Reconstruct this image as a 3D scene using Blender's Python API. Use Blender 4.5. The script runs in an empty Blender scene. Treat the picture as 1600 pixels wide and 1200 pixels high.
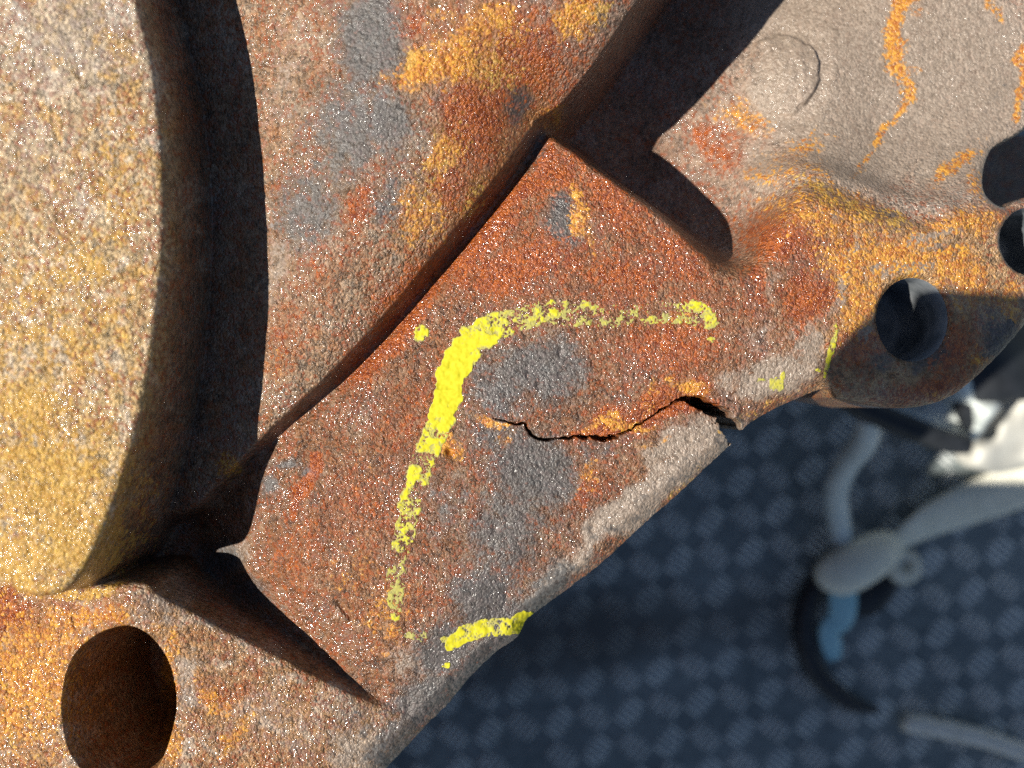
import bpy, bmesh, math, random
import numpy as np

# ------------------------------------------------------------------ camera, sky, sun, exposure
S = 0.15            # mm per photo pixel on the plane of the flange
H = 230.0           # mm from lens to that plane
FLOOR = -350.0      # mm, the mat far below
sc = bpy.context.scene
cam_d = bpy.data.cameras.new('camera')
cam = bpy.data.objects.new('camera', cam_d)
sc.collection.objects.link(cam)
cam.location = (0, 0, H / 1000)
cam_d.sensor_width = 36
cam_d.lens = 36 * H / (1600 * S)
cam_d.clip_start = 0.005
cam_d.clip_end = 50
cam_d.dof.use_dof = True
cam_d.dof.focus_distance = (H + 1) / 1000
cam_d.dof.aperture_fstop = 8.2
sc.camera = cam

SUN_EL = math.radians(50)
SUN_AZ = math.radians(190)          # direction towards the sun, counter-clockwise from +x
sun_dir = (math.cos(SUN_EL) * math.cos(SUN_AZ), math.cos(SUN_EL) * math.sin(SUN_AZ), math.sin(SUN_EL))
w = bpy.data.worlds.new('World')
sc.world = w
w.use_nodes = True
nt = w.node_tree
sky = nt.nodes.new('ShaderNodeTexSky')
sky.sky_type = 'NISHITA'
sky.sun_disc = False
sky.sun_elevation = SUN_EL
sky.sun_rotation = math.radians(90) - SUN_AZ
sky.dust_density = 0.5
sky.air_density = 1.0
bg = nt.nodes['Background']
bg.inputs['Strength'].default_value = 0.05
nt.links.new(sky.outputs[0], bg.inputs['Color'])
sun_d = bpy.data.lights.new('sun', 'SUN')
sun_d.energy = 4.7
sun_d.angle = math.radians(0.5)
sun_d.color = (1.0, 0.94, 0.84)
sun = bpy.data.objects.new('sun', sun_d)
sc.collection.objects.link(sun)
from mathutils import Vector
sun.rotation_euler = Vector(sun_dir).to_track_quat('Z', 'Y').to_euler()
sun.location = (-0.5, 0, 1)
sc.view_settings.view_transform = 'Standard'
sc.view_settings.look = 'None'
sc.view_settings.gamma = 1
sc.view_settings.exposure = 0.6
sc.view_settings.use_curve_mapping = False
sc.cycles.use_denoising = False
sc.cycles.max_bounces = 4
sc.cycles.diffuse_bounces = 1
sc.cycles.glossy_bounces = 2

# ------------------------------------------------------------------ helpers
C = sc.collection
rng = np.random.default_rng(7)
random.seed(5)


def smooth(a, b, x):
    t = np.clip((x - a) / (b - a), 0, 1)
    return t * t * (3 - 2 * t)


_lat = rng.random((8, 256, 256)).astype(np.float32)


def vnoise(u, v, wl, k=0):
    """value noise, wavelength wl (same unit as u, v), range -1..1"""
    a = u / wl + 37.3 * k
    b = v / wl + 11.7 * k
    i = np.floor(a).astype(np.int64)
    j = np.floor(b).astype(np.int64)
    f = a - i
    g = b - j
    f = f * f * f * (f * (f * 6 - 15) + 10)
    g = g * g * g * (g * (g * 6 - 15) + 10)
    L = _lat[k % 8]
    i0, i1, j0, j1 = i & 255, (i + 1) & 255, j & 255, (j + 1) & 255
    return ((L[i0, j0] * (1 - f) + L[i1, j0] * f) * (1 - g) + (L[i0, j1] * (1 - f) + L[i1, j1] * f) * g) * 2 - 1


def fbm(u, v, wl, n=4, k=0, gain=0.5):
    r = 0
    a = 1
    for o in range(n):
        r = r + a * vnoise(u, v, wl / 2.03 ** o, k + o)
        a *= gain
    return r


def catmull(pts, n=6, closed=False):
    p = np.array(pts, float)
    m = len(p)
    out = []
    rngi = range(m if closed else m - 1)
    for i in rngi:
        if closed:
            a, b, c, d = p[(i - 1) % m], p[i], p[(i + 1) % m], p[(i + 2) % m]
        else:
            a, b, c, d = p[max(i - 1, 0)], p[i], p[i + 1], p[min(i + 2, m - 1)]
        for k in range(n):
            t = k / n
            out.append(0.5 * ((2 * b) + (c - a) * t + (2 * a - 5 * b + 4 * c - d) * t * t + (3 * b - a - 3 * c + d) * t ** 3))
    if not closed:
        out.append(p[-1])
    return np.array(out)


def pl(pts, z):
    """photo pixel seen at height z -> pixel on the flange plane straight below it"""
    p = np.array(pts, float)
    f = (H - z) / H
    q = p.copy()
    q[:, 0] = 800 + (p[:, 0] - 800) * f
    q[:, 1] = 600 + (p[:, 1] - 600) * f
    return q


def seg_dist(u, v, p, closed):
    """distance to a polyline, and the arc parameter (in vertex index) of the nearest point"""
    best = np.full(u.shape, 1e12)
    par = np.zeros(u.shape)
    n = len(p)
    for i in range(n if closed else n - 1):
        a, b = p[i], p[(i + 1) % n]
        d = b - a
        L = d @ d + 1e-12
        t = np.clip(((u - a[0]) * d[0] + (v - a[1]) * d[1]) / L, 0, 1)
        q = (u - a[0] - t * d[0]) ** 2 + (v - a[1] - t * d[1]) ** 2
        m = q < best
        best = np.where(m, q, best)
        par = np.where(m, i + t, par)
    return np.sqrt(best), par


def inside(u, v, p):
    r = np.zeros(u.shape, bool)
    n = len(p)
    for i in range(n):
        a, b = p[i], p[(i + 1) % n]
        if a[1] == b[1]:
            continue
        c = (a[1] > v) != (b[1] > v)
        r ^= c & (u < (b[0] - a[0]) * (v - a[1]) / (b[1] - a[1]) + a[0])
    return r


# the grid the casting is pressed from (units: photo pixels on the flange plane)
def axis(parts):
    out = []
    for a, b, st in parts:
        out.append(np.arange(a, b - 1e-6, (b - a) / max(1, round((b - a) / st))))
    return np.concatenate(out + [[parts[-1][1]]])


AX = axis([(-700, -60, 14), (-60, 740, 1.8), (740, 1185, 1.1), (1185, 1640, 1.8), (1640, 1800, 8)])
AY = axis([(-600, -50, 14), (-50, 590, 1.8), (590, 705, 1.1), (705, 1250, 1.8), (1250, 1700, 14)])
U, V = np.meshgrid(AX, AY)
NY, NX = U.shape
CX = np.arange(-720, 1830, 5.0)
CY = np.arange(-620, 1730, 5.0)
CU, CV = np.meshgrid(CX, CY)


def bil(F, u, v, ax, ay):
    i = np.clip(np.searchsorted(ax, u) - 1, 0, len(ax) - 2)
    j = np.clip(np.searchsorted(ay, v) - 1, 0, len(ay) - 2)
    f = np.clip((u - ax[i]) / (ax[i + 1] - ax[i]), 0, 1)
    g = np.clip((v - ay[j]) / (ay[j + 1] - ay[j]), 0, 1)
    return (F[j, i] * (1 - f) + F[j, i + 1] * f) * (1 - g) + (F[j + 1, i] * (1 - f) + F[j + 1, i + 1] * f) * g


def sdf(p, near=40):
    """signed distance on the grid, positive inside"""
    d, _ = seg_dist(CU, CV, p, True)
    d = np.where(inside(CU, CV, p), d, -d)
    r = bil(d, U.ravel(), V.ravel(), CX, CY)
    m = np.abs(r) < near
    u, v = U.ravel()[m], V.ravel()[m]
    e, _ = seg_dist(u, v, p, True)
    r[m] = np.where(inside(u, v, p), e, -e)
    return r.reshape(U.shape)


def dist_open(p, near=60):
    d, t = seg_dist(CU, CV, p, False)
    r = bil(d, U.ravel(), V.ravel(), CX, CY)
    q = np.zeros_like(r)
    m = r < near
    e, tt = seg_dist(U.ravel()[m], V.ravel()[m], p, False)
    r[m] = e
    q[m] = tt
    return r.reshape(U.shape), q.reshape(U.shape)


def rbf(ctrl, lam=0.02):
    """thin plate surface through (X, Y, z) given in photo pixels"""
    c = np.array(ctrl, float)
    p = np.stack([pl(c[i:i + 1, :2], c[i, 2])[0] for i in range(len(c))]) / 400
    n = len(c)

    def ph(r2):
        return 0.5 * r2 * np.log(r2 + 1e-9)
    A = np.zeros((n + 3, n + 3))
    A[:n, :n] = ph(((p[:, None] - p[None]) ** 2).sum(-1)) + lam * np.eye(n)
    A[:n, n] = 1
    A[:n, n + 1:] = p
    A[n, :n] = 1
    A[n + 1:, :n] = p.T
    s = np.linalg.solve(A, np.r_[c[:, 2], 0, 0, 0])
    F = s[n] + s[n + 1] * CU / 400 + s[n + 2] * CV / 400
    for i in range(n):
        F = F + s[i] * ph((CU / 400 - p[i, 0]) ** 2 + (CV / 400 - p[i, 1]) ** 2)
    lo, hi = c[:, 2].min() - 2, c[:, 2].max() + 2
    return np.clip(bil(F, U.ravel(), V.ravel(), CX, CY).reshape(U.shape), lo, hi)


# ------------------------------------------------------------------ shape of the casting
# plain surface: the cracked flange and what it runs into on the right
z = rbf([(880, 230, -1.5), (820, 310, 0), (960, 330, .3), (1060, 400, -.6), (700, 460, 0), (600, 560, 0), (840, 480, 1.3),
         (840, 590, .9), (960, 520, .8), (800, 760, .6), (700, 700, 1), (520, 720, .4), (430, 800, -1), (500, 880, .2), (640, 880, 1), (600, 1000, .3),
         (720, 1000, 0), (900, 850, 0), (1050, 720, 0), (1080, 560, .3), (1160, 480, .2), (1200, 600, -.6), (1250, 480, -1),
         (650, 1080, 0), (1290, 590, -1.2), (1300, 500, -2.2), (1330, 420, -3), (1230, 390, -1.5), (1180, 400, -1.2), (1380, 380, -4.2),
         (1340, 600, -3), (1420, 620, -5.2), (1500, 500, -6.6), (1600, 480, -9), (1500, 400, -6.2), (1550, 330, -8), (1700, 450, -11),
         (352, 854, -9), (392, 892, -4.5), (300, 820, -13), (240, 860, -8), (380, 900, -3), (330, 760, -6), (450, 980, -1.5),
         (0, 900, -3), (-400, 900, 0), (300, 300, 0), (0, 0, 0), (600, 100, 0), (700, 1300, 0), (1200, -300, 0)])
# the recess behind the flange's upper right edge
zk = rbf([(930, 100, -37), (915, 170, -34), (1010, 245, -39), (1000, 0, -40), (1080, 330, -31), (1120, 376, -24), (1142, 400, -14),
          (1100, 150, -34), (1060, 210, -36), (1150, 290, -27), (1165, 340, -23), (1230, 0, -35), (1200, 220, -25), (1240, 110, -25),
          (1300, 50, -28), (1350, 200, -23), (1300, 255, -16), (1450, 50, -27), (1450, 200, -23), (1420, 290, -15), (1560, 60, -27), (1550, 200, -22),
          (1240, 300, -9), (1330, 320, -8), (1440, 350, -8), (1520, 310, -10), (1600, 250, -18), (1000, -300, -35), (1500, -300, -30), (1222, 356, -6)], 0.004)
pocket_p = pl(catmull([(790, 30), (876, 174), (920, 214), (980, 260), (1062, 322), (1150, 402), (1184, 386), (1226, 324), (1280, 298), (1350, 318),
                       (1450, 350), (1540, 330), (1720, 250), (1800, -200), (1300, -560), (900, -560), (700, -200)], 6, True), -3)
sd_pk = sdf(pocket_p, 90)
t = smooth(-42, 30, sd_pk)
z = z * (1 - t) + np.minimum(zk, z + .5) * t

# low bead where the recess runs out into the lug
bead, _ = dist_open(pl(catmull([(1200, 268), (1260, 262), (1330, 282), (1400, 312), (1470, 325)], 5), -10), 120)
z = z + 2.4 * np.exp(-(bead / 26) ** 2)

# domed wall, upper left of the flange
dome_p = np.concatenate([pl(catmull([(342, 752), (430, 668), (520, 586), (605, 495), (677, 409), (749, 321), (800, 254), (843, 190)], 5), 4),
                         pl(catmull([(880, 150), (930, 97), (1000, 2), (1080, -120), (1190, -290), (1300, -560)], 5), 14),
                         np.array([(-700., -600.), (-700., 700.), (150., 860.), (300., 800.)])])
sd_d = sdf(dome_p, 60)
zd = rbf([(420, 300, 9), (350, 300, 4), (500, 300, 12.5), (600, 200, 15), (700, 100, 17), (760, 200, 12.5), (650, 400, 9.5), (500, 520, 8),
          (420, 640, 6), (360, 720, 2), (340, 600, 1), (850, 60, 15), (930, 10, 16.5), (330, 100, 5), (420, 0, 10), (600, -200, 18),
          (1000, -150, 17), (200, 300, 0), (0, 0, 0), (200, 800, -5), (820, 220, 7.5), (856, 150, 8), (760, 300, 9.5), (580, 470, 8.5), (-500, 300, 0)])
de = np.clip(sd_d / 150, 0, 1)
Xi0 = 800 + (U - 800) * H / (H - 6)
hf = smooth(330, 640, Xi0)
zd = zd - (2 + 3.5 * hf) * (1 - np.sqrt(np.clip(1 - (1 - de) ** 2, 0, 1)))
# groove along its foot
gd = np.exp(-((sd_d + 13) / 13) ** 2) * smooth(26, -30, sd_pk)
z = z - 2.2 * gd * (0.4 + 0.6 * hf)
t = smooth(-9, 7, sd_d)
z = z * (1 - t) + zd * t

# corner flange, lower left, with its step down to the cracked flange
fl_edge = catmull([(-700, 860), (60, 905), (150, 908), (232, 904), (262, 925), (330, 968), (400, 1004), (470, 1040), (540, 1078), (600, 1108), (640, 1128)], 5)
fade_pts = fl_edge[:, 0]
fl_z = np.interp(fade_pts, [250, 420, 560, 625], [7.5, 5.0, 1.7, 0.1])
fl_p = np.array([pl(fl_edge[i:i + 1], fl_z[i])[0] for i in range(len(fl_edge))])
fl_p = np.concatenate([fl_p, np.array([(720., 1300.), (720., 1700.), (-700., 1700.)])])
sd_f = sdf(fl_p, 90)
zf = np.interp(U, [-700, 100, 270, 440, 560, 640, 720], [8.5, 8.5, 7.5, 4.8, 1.5, 0.1, -.3]) + 1.2 * np.sin(U / 140) * smooth(900, 1000, V) * smooth(500, 300, U)
zf = zf + 3.6 * np.exp(-(((U - 232) / 62) ** 2 + ((V - 922) / 40) ** 2))  # hump added to shade the pale tip between the two shadows
zf = zf - 1.0 * np.exp(-(np.clip(sd_f, 0, 999) / 6) ** 2) * smooth(660, 480, U)
dip = np.interp(U, [150, 280, 420, 540, 610, 650], [7, 8.5, 6, 2.3, .3, 0])
z = z - dip * np.exp(-(np.clip(-sd_f, 0, 999) / 72) ** 2)
t = smooth(-8, 5, sd_f)
z = z * (1 - t) + zf * t

# rounded boss on the left, nearest to the lens
boss_p = pl(catmull([(150, -900), (185, -250), (200, -90), (218, 0), (246, 130), (259, 290), (254, 430), (234, 590), (203, 716), (163, 828), (120, 908), (70, 936),
                     (10, 922), (-120, 870), (-500, 600), (-900, 100), (-900, -900)], 7, True), 28)
sd_b = sdf(boss_p, 60)
db = np.clip(sd_b, 0, None)
zb = 28 + 5 * (1 - np.exp(-db / 220)) - 1.6 * np.clip(1 - db / 11, 0, 1) ** 2
t = smooth(-13, 3, sd_b)
z = z * (1 - t) + zb * t

# round pocket in the corner flange
hc = pl([(186, 1106)], 9)[0]
hu, hv = U - hc[0], V - hc[1]
hr = np.hypot(hu / 76, hv / 114)
sd_h = (1 - hr) * 90 + 4 * vnoise(U, V, 60, 3)
t = smooth(-9, 7, sd_h)
z = z * (1 - t) + (-42 + 4 * vnoise(U, V, 90, 2)) * t

# outline of the whole casting
lower = [(300, 1560), (430, 1390), (545, 1268), (612, 1196), (660, 1146), (703, 1102), (733, 1064), (775, 1024), (810, 1000), (826, 970), (880, 931), (936, 889), (976, 851),
         (1020, 811), (1062, 774), (1110, 729), (1157, 687), (1170, 668), (1205, 645), (1245, 626), (1296, 607), (1312, 621)]
lug = [(1345, 630), (1395, 637), (1440, 634), (1490, 617), (1545, 573), (1600, 516), (1660, 440), (1690, 380), (1680, 320), (1630, 300), (1575, 318), (1548, 330),
       (1529, 308), (1538, 270), (1568, 222), (1618, 196), (1662, 150), (1662, 60), (1660, -60), (1660, -300)]
out_p = np.concatenate([pl(catmull(lower, 4), -2), pl(catmull(lug[:9], 5), -8), pl(catmull(lug[9:], 5), -16),
                        np.array([(1600., -580.), (-680., -580.), (-680., 1680.), (200., 1680.)])])
sd_o = sdf(out_p, 90)
edge_n = .9 * vnoise(U, V, 34, 1) + .6 * vnoise(U, V, 9, 2) + 0.7 * vnoise(U, V, 4, 5)
sd_on = sd_o + edge_n * smooth(1230, 1170, U)
on_low = smooth(1330, 1290, U) * smooth(520, 600, V)
cw = np.interp(U, [500, 700, 830, 1000, 1150, 1165, 1300], [34, 34, 24, 36, 22, 48, 30])
ch = np.clip(1 - np.clip(sd_on, 0, 999) / cw, 0, 1)
z = z - on_low * (np.clip(ch, 0, 1) ** 1.6) * np.interp(U, [600, 1150, 1170, 1300], [4.2, 2.6, 3.4, 3.0])
# worn bevel just inside the break edge
z = z - on_low * 1.3 * smooth(120, 30, sd_on)
# soft rim of the lug
on_lug = smooth(1290, 1320, U)
z = z - on_lug * 1.5 * np.clip(1 - np.clip(sd_o, 0, 99) / 20, 0, 1) ** 2

# the crack
crack_pts = [(756, 651), (780, 657), (806, 660), (820, 666), (832, 682), (846, 686), (880, 684), (915, 683), (946, 685), (975, 677), (1000, 661), (1028, 645),
             (1060, 626), (1078, 622), (1100, 632), (1118, 641), (1131, 650), (1147, 667), (1164, 688), (1186, 716)]
crk = catmull(crack_pts, 4)
_u, _v = U, V
U, V = U + 2.6 * vnoise(U, V, 14, 3) + 1.6 * vnoise(U, V, 6, 5), V + 2.6 * vnoise(U, V, 13, 6) + 1.6 * vnoise(U, V, 5.5, 1)
cdist, cpar = dist_open(crk, 60)
U, V = _u, _v
cX = np.interp(cpar, np.arange(len(crk)), crk[:, 0])
hw = np.interp(cX, [756, 775, 800, 830, 850, 880, 915, 945, 975, 1030, 1060, 1074, 1100, 1116, 1126, 1140, 1175], [.2, .5, 1.2, 2.4, 1.6, 1.4, 2.4, 3.0, 1.2, .8, 1.0, 4.5, 7.5, 7.0, 9.0, 10.5, 11])
hw = hw * (1 + .45 * vnoise(U, V, 13, 4) + .3 * vnoise(U, V, 5, 2))
# the flake below the crack has dropped a little
cy = np.interp(U, crk[:, 0], crk[:, 1])
below = V - cy
drop = smooth(-1.5, 2.5, below) * np.exp(-np.clip(below, 0, 999) / 90) * np.interp(U, [760, 860, 960, 1060, 1180], [0, .5, 1.6, 2.2, 2.2]) * smooth(1176, 1150, U)
lip = smooth(26, 0, -below) * (below <= 0) * np.interp(U, [860, 960, 1060, 1120], [0, .9, .8, 0]) * (U < 1150)
z = z - drop - lip * 1.1
cdep = np.interp(cX, [756, 800, 850, 950, 1060, 1090, 1120], [.5, 2.5, 5, 6, 4, 12, 40])
cmask = smooth(1.25, .7, cdist / np.maximum(hw, .15)) * (cdist < 40) * (hw > .3)
z = z - cdep * cmask

# cast skin: long waves, pits and grains
calm = smooth(-20, 40, sd_pk) * 0.45
z = z + 0.3 * fbm(U, V, 130, 2, 1) * (sd_b < 0) + .07 * fbm(U, V, 36, 2, 4)
gr = vnoise(U, V, 8, 0) * .45 + vnoise(U, V, 4.6, 6) * .65
z = z + (0.085 + .05 * smooth(-10, 10, sd_f) + .05 * smooth(-10, 20, sd_b)) * (1 - calm) * gr * (.35 + .65 * smooth(-.5, .6, fbm(U, V, 75, 2, 3)))
pit = np.clip(vnoise(U, V, 17, 5) - .62, 0, 1)
z = z - .9 * pit * (1 - calm)
# a nick and a small pit in the flange
nick, _ = dist_open(np.array([(528., 942.), (546., 966.)]), 20)
z = z - 1.0 * np.exp(-(nick / 4) ** 2)
z = z - 1.6 * np.exp(-(((U - 703) / 6) ** 2 + ((V - 706) / 6) ** 2))
# raised pad in the recess
_w1, _w2 = 9 * vnoise(U, V, 46, 2) + 4 * vnoise(U, V, 15, 3), 9 * vnoise(U, V, 44, 5) + 4 * vnoise(U, V, 14, 1)
rp = np.hypot((U + _w1 - pl([(1225, 110)], -25)[0][0]) / 62, (V + _w2 - pl([(1225, 110)], -25)[0][1]) / 78)
z = z + .22 * smooth(1.1, .9, rp) * (sd_pk > 20) * (fbm(U + .5 * V, V * .6 - U * .3, 12, 2, 4))
z = z - .8 * smooth(.95, 1.05, rp) * smooth(1.5, 1.05, rp) * (sd_pk > 20) + .3 * smooth(1.05, .9, rp)
z_keep = z.copy()
z = z - 46 * smooth(0, -6.5, sd_on)

# the bolt hole in the lug
bh = pl([(1428, 499)], -5)[0]
brx, bry = 61.0, 67.0
b_r = np.hypot((U - bh[0]) / brx, (V - bh[1]) / bry)
b2 = pl([(1616, 376)], -9)[0]
b2r = 56.0
b2_r = np.hypot((U - b2[0]) / b2r, (V - b2[1]) / b2r)
PU, PV = U.copy(), V.copy()
for (c, rx, ry, rr) in ((bh, brx, bry, b_r), (b2, b2r, b2r, b2_r)):
    near = np.abs(rr - 1) * min(rx, ry) < 1.1
    PU = np.where(near, c[0] + (U - c[0]) / rr, PU)
    PV = np.where(near, c[1] + (V - c[1]) / rr, PV)
    z = z - 1.2 * np.clip(1 - (rr - 1) * rx / 9, 0, 1) ** 2 * (rr >= .97)
cut = (sd_on < -7) | (b_r < .985) | (b2_r < .985)

# where each vertex falls in the photo, used only to place rust, dirt and painted shade on the iron
IX = 800 + (PU - 800) * H / (H - z)
IY = 600 + (PV - 600) * H / (H - z)
X3 = (PU - 800) * S / 1000
Y3 = (600 - PV) * S / 1000
Z3 = z / 1000


# ------------------------------------------------------------------ rust map (what the iron itself looks like, with some painted shade)
def blobs(lst):
    m = np.zeros(U.shape)
    for b in lst:
        x, y, rx, ry, rot, wt = b
        c, s = math.cos(math.radians(rot)), math.sin(math.radians(rot))
        dx, dy = IX - x, IY - y
        p = (dx * c + dy * s) / rx
        q = (-dx * s + dy * c) / ry
        m = np.maximum(m, wt * np.exp(-(p * p + q * q) * .7))
    return m


def strokes(lst):
    m = np.zeros(U.shape)
    for pts, wd, wt in lst:
        p = np.array(pts, float)
        x0, x1, y0, y1 = p[:, 0].min() - 4 * wd, p[:, 0].max() + 4 * wd, p[:, 1].min() - 4 * wd, p[:, 1].max() + 4 * wd
        k = (IX > x0) & (IX < x1) & (IY > y0) & (IY < y1)
        d, _ = seg_dist(IX[k], IY[k], p, False)
        m[k] = np.maximum(m[k], wt * np.exp(-(d / wd) ** 2))
    return m


wob = 14 * vnoise(IX, IY, 60, 2) + 8 * vnoise(IX, IY, 24, 3)
IX, IY = IX + wob, IY + 12 * vnoise(IX, IY, 55, 6) + 7 * vnoise(IX, IY, 22, 1)

grey = blobs([(575, 60, 55, 110, 10, .95), (610, 190, 60, 70, 0, .95), (540, 200, 80, 120, 20, .8), (480, 330, 60, 90, 15, .75), (610, 310, 35, 60, 0, .7), (800, 165, 30, 36, 0, .85),
              (700, 150, 18, 22, 0, .7),
              (872, 345, 32, 52, -10, .95), (845, 575, 80, 62, 10, .95), (790, 600, 70, 80, 0, .8), (830, 740, 90, 70, 20, .95), (790, 830, 80, 120, 15, .8),
              (700, 800, 60, 90, 15, .6), (770, 680, 60, 60, 0, .7), (800, 790, 110, 150, 20, .62), (900, 790, 80, 60, -30, .55), (930, 710, 60, 30, 0, .6), (760, 935, 60, 60, 0, 1.), (700, 1010, 80, 50, -40, .9), (660, 1090, 70, 40, -45, .95), (780, 985, 40, 40, 0, .9),
              (1545, 150, 40, 50, 0, .42), (1580, 120, 30, 60, 0, .4), (1330, 170, 90, 60, 20, .3), (1120, 140, 40, 50, 0, .4), (1290, 300, 50, 14, 14, .5), (1400, 335, 60, 12, 22, .6), (1385, 300, 30, 12, 20, .5), (452, 722, 26, 16, 0, .8), (485, 740, 14, 20, 20, .8), (432, 770, 22, 22, 0, .8), (350, 870, 42, 40, 0, .85), (400, 930, 45, 25, 40, .8),
              (840, 230, 20, 30, 0, .7), (1460, 560, 60, 22, -12, .85), (1370, 565, 28, 20, 0, .7), (1490, 400, 16, 16, 0, .7), (1560, 520, 30, 60, 20, .8),
              (1060, 740, 110, 30, -38, .5), (1130, 690, 40, 30, 0, .6), (600, 760, 20, 20, 0, .5), (330, 975, 60, 14, 30, .5), (470, 1060, 70, 12, 28, .5), (560, 1120, 60, 18, 30, .6), (900, 880, 80, 14, -40, .5), (1000, 800, 80, 12, -38, .4)])
tan = blobs([(1400, 120, 170, 140, 0, 1.1), (1500, 120, 110, 170, 0, 1.1), (1260, 140, 90, 110, 0, 1.), (1300, 30, 140, 90, 0, 1.), (1200, 260, 60, 60, 0, .6), (1350, 240, 120, 60, 0, .9),
             (1080, 690, 90, 40, -35, .85), (1000, 770, 90, 28, -38, .6), (900, 860, 90, 22, -40, .5), (820, 920, 60, 22, -42, .45), (1220, 590, 80, 34, -20, .95), (1270, 540, 40, 50, 0, .75),
             (1130, 700, 60, 40, -40, .9), (1150, 600, 50, 30, 0, .6), (1190, 520, 40, 60, 10, .5), (1310, 440, 16, 70, 20, .7),
             (120, 60, 150, 130, 0, .55), (60, 250, 120, 160, 0, .42), (300, 1060, 40, 60, 0, .6), (430, 1130, 140, 60, 20, .5), (560, 1170, 60, 60, 0, .7), (260, 945, 60, 30, 0, .6),
             (370, 860, 40, 40, 0, .6), (1325, 420, 12, 60, 25, .9), (1300, 330, 60, 12, 15, .6), (1440, 380, 70, 10, -12, .9), (1430, 424, 60, 12, 0, 1.), (1385, 420, 26, 20, -40, .9), (1350, 515, 15, 14, 0, .9), (1470, 395, 40, 18, -20, .6), (1420, 350, 60, 16, 10, .5), (1250, 520, 30, 50, 15, .6), (1205, 440, 20, 26, 0, .6), (1560, 380, 20, 30, 0, .5), (450, 120, 40, 180, 10, .5), (430, 420, 30, 120, 0, .55), (520, 860, 60, 90, 20, .35), (630, 1040, 40, 40, 0, .6)])
red = blobs([(640, 460, 85, 45, -47, 1.), (760, 350, 90, 45, -50, 1.), (560, 570, 50, 40, -45, .75), (880, 270, 50, 60, 0, .8), (960, 330, 80, 45, 38, .85), (1050, 400, 80, 40, 38, .8),
             (800, 420, 150, 60, -10, .85), (980, 430, 110, 50, 0, .75), (700, 590, 30, 70, 10, .7), (1050, 540, 100, 60, 0, .8), (1000, 640, 110, 22, -25, .95), (1085, 605, 30, 18, 10, 1.),
             (740, 190, 55, 90, 0, .95), (830, 90, 110, 110, -30, .75), (640, 40, 40, 60, 0, .6), (700, 290, 40, 60, 10, .75), (560, 330, 26, 90, 15, .75), (500, 420, 50, 90, 25, .5),
             (440, 520, 50, 70, 30, .55), (1225, 370, 90, 45, 10, .85), (1260, 470, 40, 70, 10, .85), (1130, 240, 50, 30, 30, .75), (1100, 212, 22, 18, 0, .9), (1180, 450, 30, 60, 0, .7),
             (1340, 540, 40, 40, 0, .8), (1450, 610, 100, 22, -8, .9), (1500, 540, 36, 60, 20, .85), (10, 955, 50, 26, 0, .9), (130, 960, 90, 30, 10, .6), (350, 1085, 60, 26, 15, .6),
             (640, 940, 60, 90, 0, .45), (470, 870, 60, 90, 20, .55), (560, 800, 90, 90, 0, .55), (820, 870, 30, 40, 0, .3), (920, 770, 24, 50, 30, .75), (1000, 800, 50, 12, -38, .8), (855, 900, 30, 12, -40, .6),
             (1320, 380, 40, 30, 0, .6), (150, 1040, 60, 90, 0, .4), (1500, 590, 40, 30, -30, .8), (640, 660, 60, 110, 20, .55), (1090, 470, 60, 50, 0, .6)])
red = np.maximum(red, strokes([([(447, 810), (505, 715)], 7, 1.), ([(862, 240), (560, 585)], 26, .85), ([(900, 680), (950, 683), (1000, 660), (1062, 624), (1110, 632)], 13, 1.2), ([(985, 815), (1060, 765)], 6, .9)]))
org = blobs([(680, 100, 75, 28, -8, 1.05), (760, 40, 90, 40, 0, .7), (800, 30, 22, 26, 0, 1.), (905, 25, 30, 40, 20, .95), (690, 235, 26, 22, 0, .9), (720, 90, 60, 50, 0, .9), (660, 340, 40, 50, 30, .7),
             (860, 190, 24, 30, 0, .6), (640, 300, 20, 20, 0, .7), (900, 340, 16, 60, -10, .8), (1070, 500, 40, 20, 0, .5), (1160, 190, 50, 30, 30, .7), (1250, 235, 60, 26, -20, .65),
             (1330, 420, 60, 60, 20, .8), (1400, 400, 90, 40, 0, .9), (1500, 430, 60, 40, 30, .85), (1340, 470, 30, 60, 20, .85), (1290, 340, 110, 36, 12, .75), (1500, 350, 60, 30, 0, .8), (1530, 290, 24, 24, 0, .8),
             (1580, 470, 20, 30, 0, .8), (1460, 620, 70, 10, 0, .5), (1540, 560, 30, 20, 0, .7),
             (1500, 255, 50, 16, -38, .85), (1030, 690, 40, 10, -10, .5), (960, 668, 60, 12, -6, .95), (1075, 600, 36, 10, 20, .95), (1010, 635, 20, 14, 0, .6), (925, 740, 20, 30, 30, .6),
             (600, 960, 50, 70, 0, .55), (560, 900, 60, 60, 0, .45), (30, 1060, 110, 110, 0, .9), (120, 970, 110, 26, 0, .8), (268, 1050, 14, 70, 0, .9), (265, 1165, 16, 40, 0, .9), (340, 1090, 36, 16, 50, .75),
             (370, 1150, 20, 40, 20, .7), (60, 1000, 110, 50, 0, .8), (420, 560, 40, 50, 40, .35), (360, 730, 24, 30, 0, .8), (560, 720, 30, 50, 40, .3), (765, 660, 26, 10, 10, .9), (785, 690, 16, 12, 0, .7),
             (1150, 670, 10, 8, 0, .9), (1110, 760, 40, 10, -40, .7), (705, 702, 12, 18, 0, 1.), (1020, 610, 14, 14, 0, .7)])
org = np.maximum(org, strokes([([(1425, -20), (1400, 50), (1408, 100)], 24, .95), ([(1408, 100), (1410, 160)], 19, .85), ([(1410, 150), (1395, 195), (1370, 225)], 12, .8), ([(1370, 225), (1335, 270)], 9, .66), ([(1545, -10), (1556, 28)], 9, .8),
                               ([(756, 652), (806, 662)], 5, .8), ([(1180, 268), (1260, 270), (1360, 320)], 22, .55), ([(1596, 60), (1596, 190)], 9, .9)]))
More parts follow.
